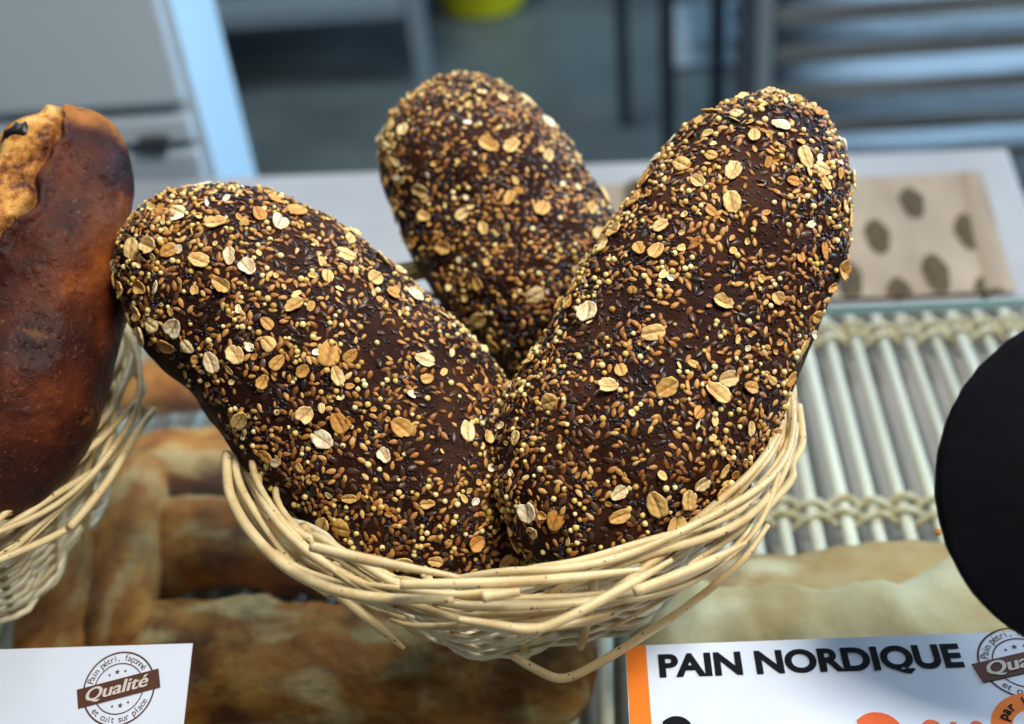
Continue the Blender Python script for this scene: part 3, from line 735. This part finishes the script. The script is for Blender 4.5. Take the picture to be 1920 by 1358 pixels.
for k, (r, z) in enumerate(prof):
    for j in range(n):
        a = 2*PI*j/n; c = 1 + (0.008 * noise.noise(Vector((math.cos(a)*9, math.sin(a)*9, k*.7))) + .004 * noise.noise(Vector((math.cos(a)*40, math.sin(a)*40, k*2))) if .5 < r else 0)
        v.append(M @ Vector((rr0*r*c*math.cos(a), rr0*r*c*math.sin(a), z)))
for i in range(len(prof)-1):
    for j in range(n): f.append((i*n+j, (i+1)*n+j, (i+1)*n+(j+1) % n, i*n+(j+1) % n))
f = [q[::-1] for q in f]
m.add(v, f); fr(m.build('disc', slate), sr)
stand_m = mat('black_metal', (0.01, 0.01, 0.012), 0.4)
m = MB(); b = dc - nd * .006; m.tube([b + y_ * 0.02 + x_ * .03, Vector((b.x + .05, b.y + .02, GZ + .004))], .004, 10); fr(m.build('prop', stand_m), sr)
m = MB(); m.lathe([(0.0001, GZ+.006), (.03, GZ+.006), (.032, GZ+.001), (0.0001, GZ+.001)], 32, 0, Matrix.Translation((b.x + .05, b.y + .02, 0))); fr(m.build('foot', stand_m), sr)

# ------------------------------------------------------------------ room behind the counter
# white cabinet on the left
cabm = mat('cabinet_white', (0.46, 0.545, 0.61), 0.4); lit_sidem = mat('cabinet_side_lit', (0.58, 0.80, 0.95), 0.4)  # the side tone has blue window light put into its colour
dark_m = mat('dark_plastic', (0.03, 0.035, 0.045), 0.5)
e = at(404, 330, 0.0); fy = e.y + 0.06
ed = aty(398, 300, fy)
cab = empty('white_cabinet', (ed.x - .4, fy + .3, -0.9), 'tall white cabinet with drawers standing behind the counter at left', 'cabinet')
def zat(px, py, y): return aty(px, py, y).z
m = MB(); m.box((ed.x - 1.2, fy, -0.9), (ed.x - .003, fy + 0.13, 0.75)); o = m.build('body', cabm, smooth=False, bevel=.006); fr(o, cab)
m = MB(); m.box((ed.x - .0028, fy + .002, -0.9), (ed.x, fy + 0.13, 0.75)); fr(m.build('lit_side', lit_sidem, smooth=False), cab)  # thin cover on the cabinet's side, window light painted in
za, zb = zat(200, 190, fy), zat(200, 262, fy)
m = MB(); m.box((ed.x - 1.18, fy - .018, za), (ed.x - .008, fy - .001, .74)); fr(m.build('door', cabm, smooth=False, bevel=.004), cab)
m = MB(); m.box((ed.x - 1.18, fy - .018, zb), (ed.x - .008, fy - .001, za - .016)); fr(m.build('drawer_front', cabm, smooth=False, bevel=.004), cab)
m = MB(); m.box((ed.x - 1.18, fy - .018, -.5), (ed.x - .008, fy - .001, zb - .012)); fr(m.build('drawer_front', cabm, smooth=False, bevel=.004), cab)
k = aty(290, 262, fy - .02); m = MB(); m.box((k.x - .016, fy - .03, k.z - .009), (k.x + .016, fy - .0185, k.z + .005)); fr(m.build('latch', dark_m, smooth=False, bevel=.002), cab)

steel = mat('steel', (0.42, 0.46, 0.48), 0.27, 0.85)
L(steel, ramp(steel, tex(steel, 6, 5, stretch=(.4, 2, 3)).outputs[0], [(0.3, (0.24, 0.25, 0.25)), (0.7, (0.50, 0.52, 0.52))]).outputs[0], bsdf(steel).inputs['Base Color'])
bump(steel, tex(steel, 9, 3, stretch=(1, 2.5, 1)).outputs[0], 0.15, 0.01)

dsteel = mat('dark_steel', (0.05, 0.06, 0.075), 0.45, 0.5)
rough_steel = mat('brushed_shelf', (0.30, 0.37, 0.41), 0.5, 0.3)
# steel work table
ft = at(797, 158, -.9)
def z_on(px, py, base):  # height above a floor point seen at row py
    return aty(px, py, base.y).z
tb = empty('work_table', (ft.x - .8, ft.y + .4, -.9), 'steel work table with lower shelf on the floor behind the counter', 'table')
zs = z_on(600, 42, ft)
m = MB(); m.box((ft.x - 1.9, ft.y, zs), (ft.x - .03, ft.y + .7, zs + .05)); fr(m.build('lower_shelf', rough_steel, smooth=False), tb)
m = MB(); m.box((ft.x - 1.9, ft.y - .02, -.06), (ft.x + .03, ft.y + .72, -.01)); fr(m.build('table_top', steel, smooth=False), tb)
for (x, y) in ((ft.x, ft.y + .02), (ft.x, ft.y + .68), (ft.x - 1.87, ft.y + .02), (ft.x - 1.87, ft.y + .68)):
    m = MB(); m.box((x - .022, y - .022, -.9), (x + .022, y + .022, -.061)); fr(m.build('leg', rough_steel, smooth=False), tb)
# bucket
bp = at(902, 38, -.9); m = MB()
yel = mat('bucket_yellow', (0.90, 0.80, 0.004), 0.5)
bu = empty('bucket', (bp.x, bp.y, -.9), 'yellow green plastic bucket on the floor', 'bucket')
m.lathe([(0.001, -.9), (.12, -.9), (.135, -.885), (.175, -.60), (.182, -.60), (.182, -.58), (.17, -.58), (.125, -.87), (0.001, -.87)], 40, 0, Matrix.Translation((bp.x, bp.y + .12, 0)))
fr(m.build('bucket_body', yel), bu)
m = MB(); m.tube([(bp.x + .18 * math.cos(a), bp.y + .14, -.59 + .17 * math.sin(a)) for a in [PI * i / 20 for i in range(21)]], .004, 6); fr(m.build('handle', steel), bu)

rail_m = mat('rail_steel', (0.20, 0.20, 0.195), 0.45, 0.4)
L(rail_m, ramp(rail_m, tex(rail_m, 5, 4, stretch=(.5, 1, 8)).outputs[0], [(0.35, (0.14, 0.15, 0.15)), (0.65, (0.42, 0.44, 0.44))]).outputs[0], bsdf(rail_m).inputs['Base Color'])
# tray trolley on the right
ty = 1.62
tx0 = aty(1432, 120, ty).x
tt = empty('tray_trolley', (tx0 + .5, ty + .3, -.9), 'steel tray trolley with stacked shelves standing behind the counter at right', 'trolley')
def post(px, py, y, wd, mt, name='post'):
    x = aty(px, py, y).x; m = MB(); m.box((x - wd/2, y - wd/2, -.86), (x + wd/2, y + wd/2, .55)); return fr(m.build(name, mt, smooth=False, bevel=.003), tt)
post(1432, 150, ty, .026, rough_steel)
x2 = tx0 + 0.78
for (x, y) in ((x2, ty), (x2, ty + .5)):
    m = MB(); m.box((x - .013, y - .013, -.86), (x + .013, y + .013, .55)); fr(m.build('post', rough_steel, smooth=False), tt)
post(1345, 120, ty + .5, .030, dsteel)
zrows = [zat(1700, py, ty) for py in (8, 80, 122, 190, 236, 275)]
zrows = [-.70 + .072 * i for i in range(13)]
for i, z in enumerate(zrows):
    m = MB(); m.box((tx0 + .02, ty - .004, z), (x2 - .02, ty + .05, z + .0025)); m.box((tx0 + .02, ty - .008, z - .002), (x2 - .02, ty - .0045, z + .030)); fr(m.build('shelf_rail', rail_m, smooth=False), tt)
    if i % 2 == 1:
        m = MB(); m.box((tx0 + .02, ty + .06, z), (x2 - .02, ty + .48, z + .002)); fr(m.build('tray', steel, smooth=False), tt)
    m = MB(); m.box((tx0 - .012, ty + .014, z - .02), (tx0 + .016, ty + .48, z - .004)); fr(m.build('runner', dsteel, smooth=False), tt)
for (x, y) in ((tx0, ty), (x2, ty), (tx0, ty + .5), (x2, ty + .5)):
    m = MB(); m.tube([(x - .012, y, -.87), (x + .012, y, -.87)], .03, 16); fr(m.build('wheel', dark_m), tt)
# second, slimmer rack further left
ty2 = 2.2; xb = aty(1252, 150, ty2).x
tt2 = empty('wire_rack', (xb + .2, ty2, -.9), 'slim dark metal rack standing left of the tray trolley', 'rack')
for (x, y) in ((xb, ty2), (xb + .30, ty2 + .1), (xb - .10, ty2 + .35)):
    m = MB(); m.box((x - .016, y - .016, -.9), (x + .016, y + .016, .4)); fr(m.build('post', dsteel, smooth=False), tt2)
for z in (-.62, -.40, -.18):
    m = MB(); m.box((xb + .0165, ty2 + .02, z), (xb + .28, ty2 + .4, z + .02)); fr(m.build('shelf', rough_steel, smooth=False), tt2)

cm = mat('crumb', (0.55, 0.22, 0.04), 0.7)
cpos = at(1760, 997, GZ + .0015); m = MB(); m.lathe([(0.0001, 0), (.0022, .0005), (.0019, .0016), (0.0001, .002)], 9)
m.v = [tuple(Vector(p) * (1 + .5 * noise.noise(Vector(p) * 900))) for p in m.v]
o = m.build('crumb', cm); o.location = (cpos.x, cpos.y, GZ + .0003); tag(o, 'tiny orange bread crumb on the glass beside the black disc', 'crumb')
S.render.engine = 'CYCLES'
S.cycles.transparent_max_bounces = 16
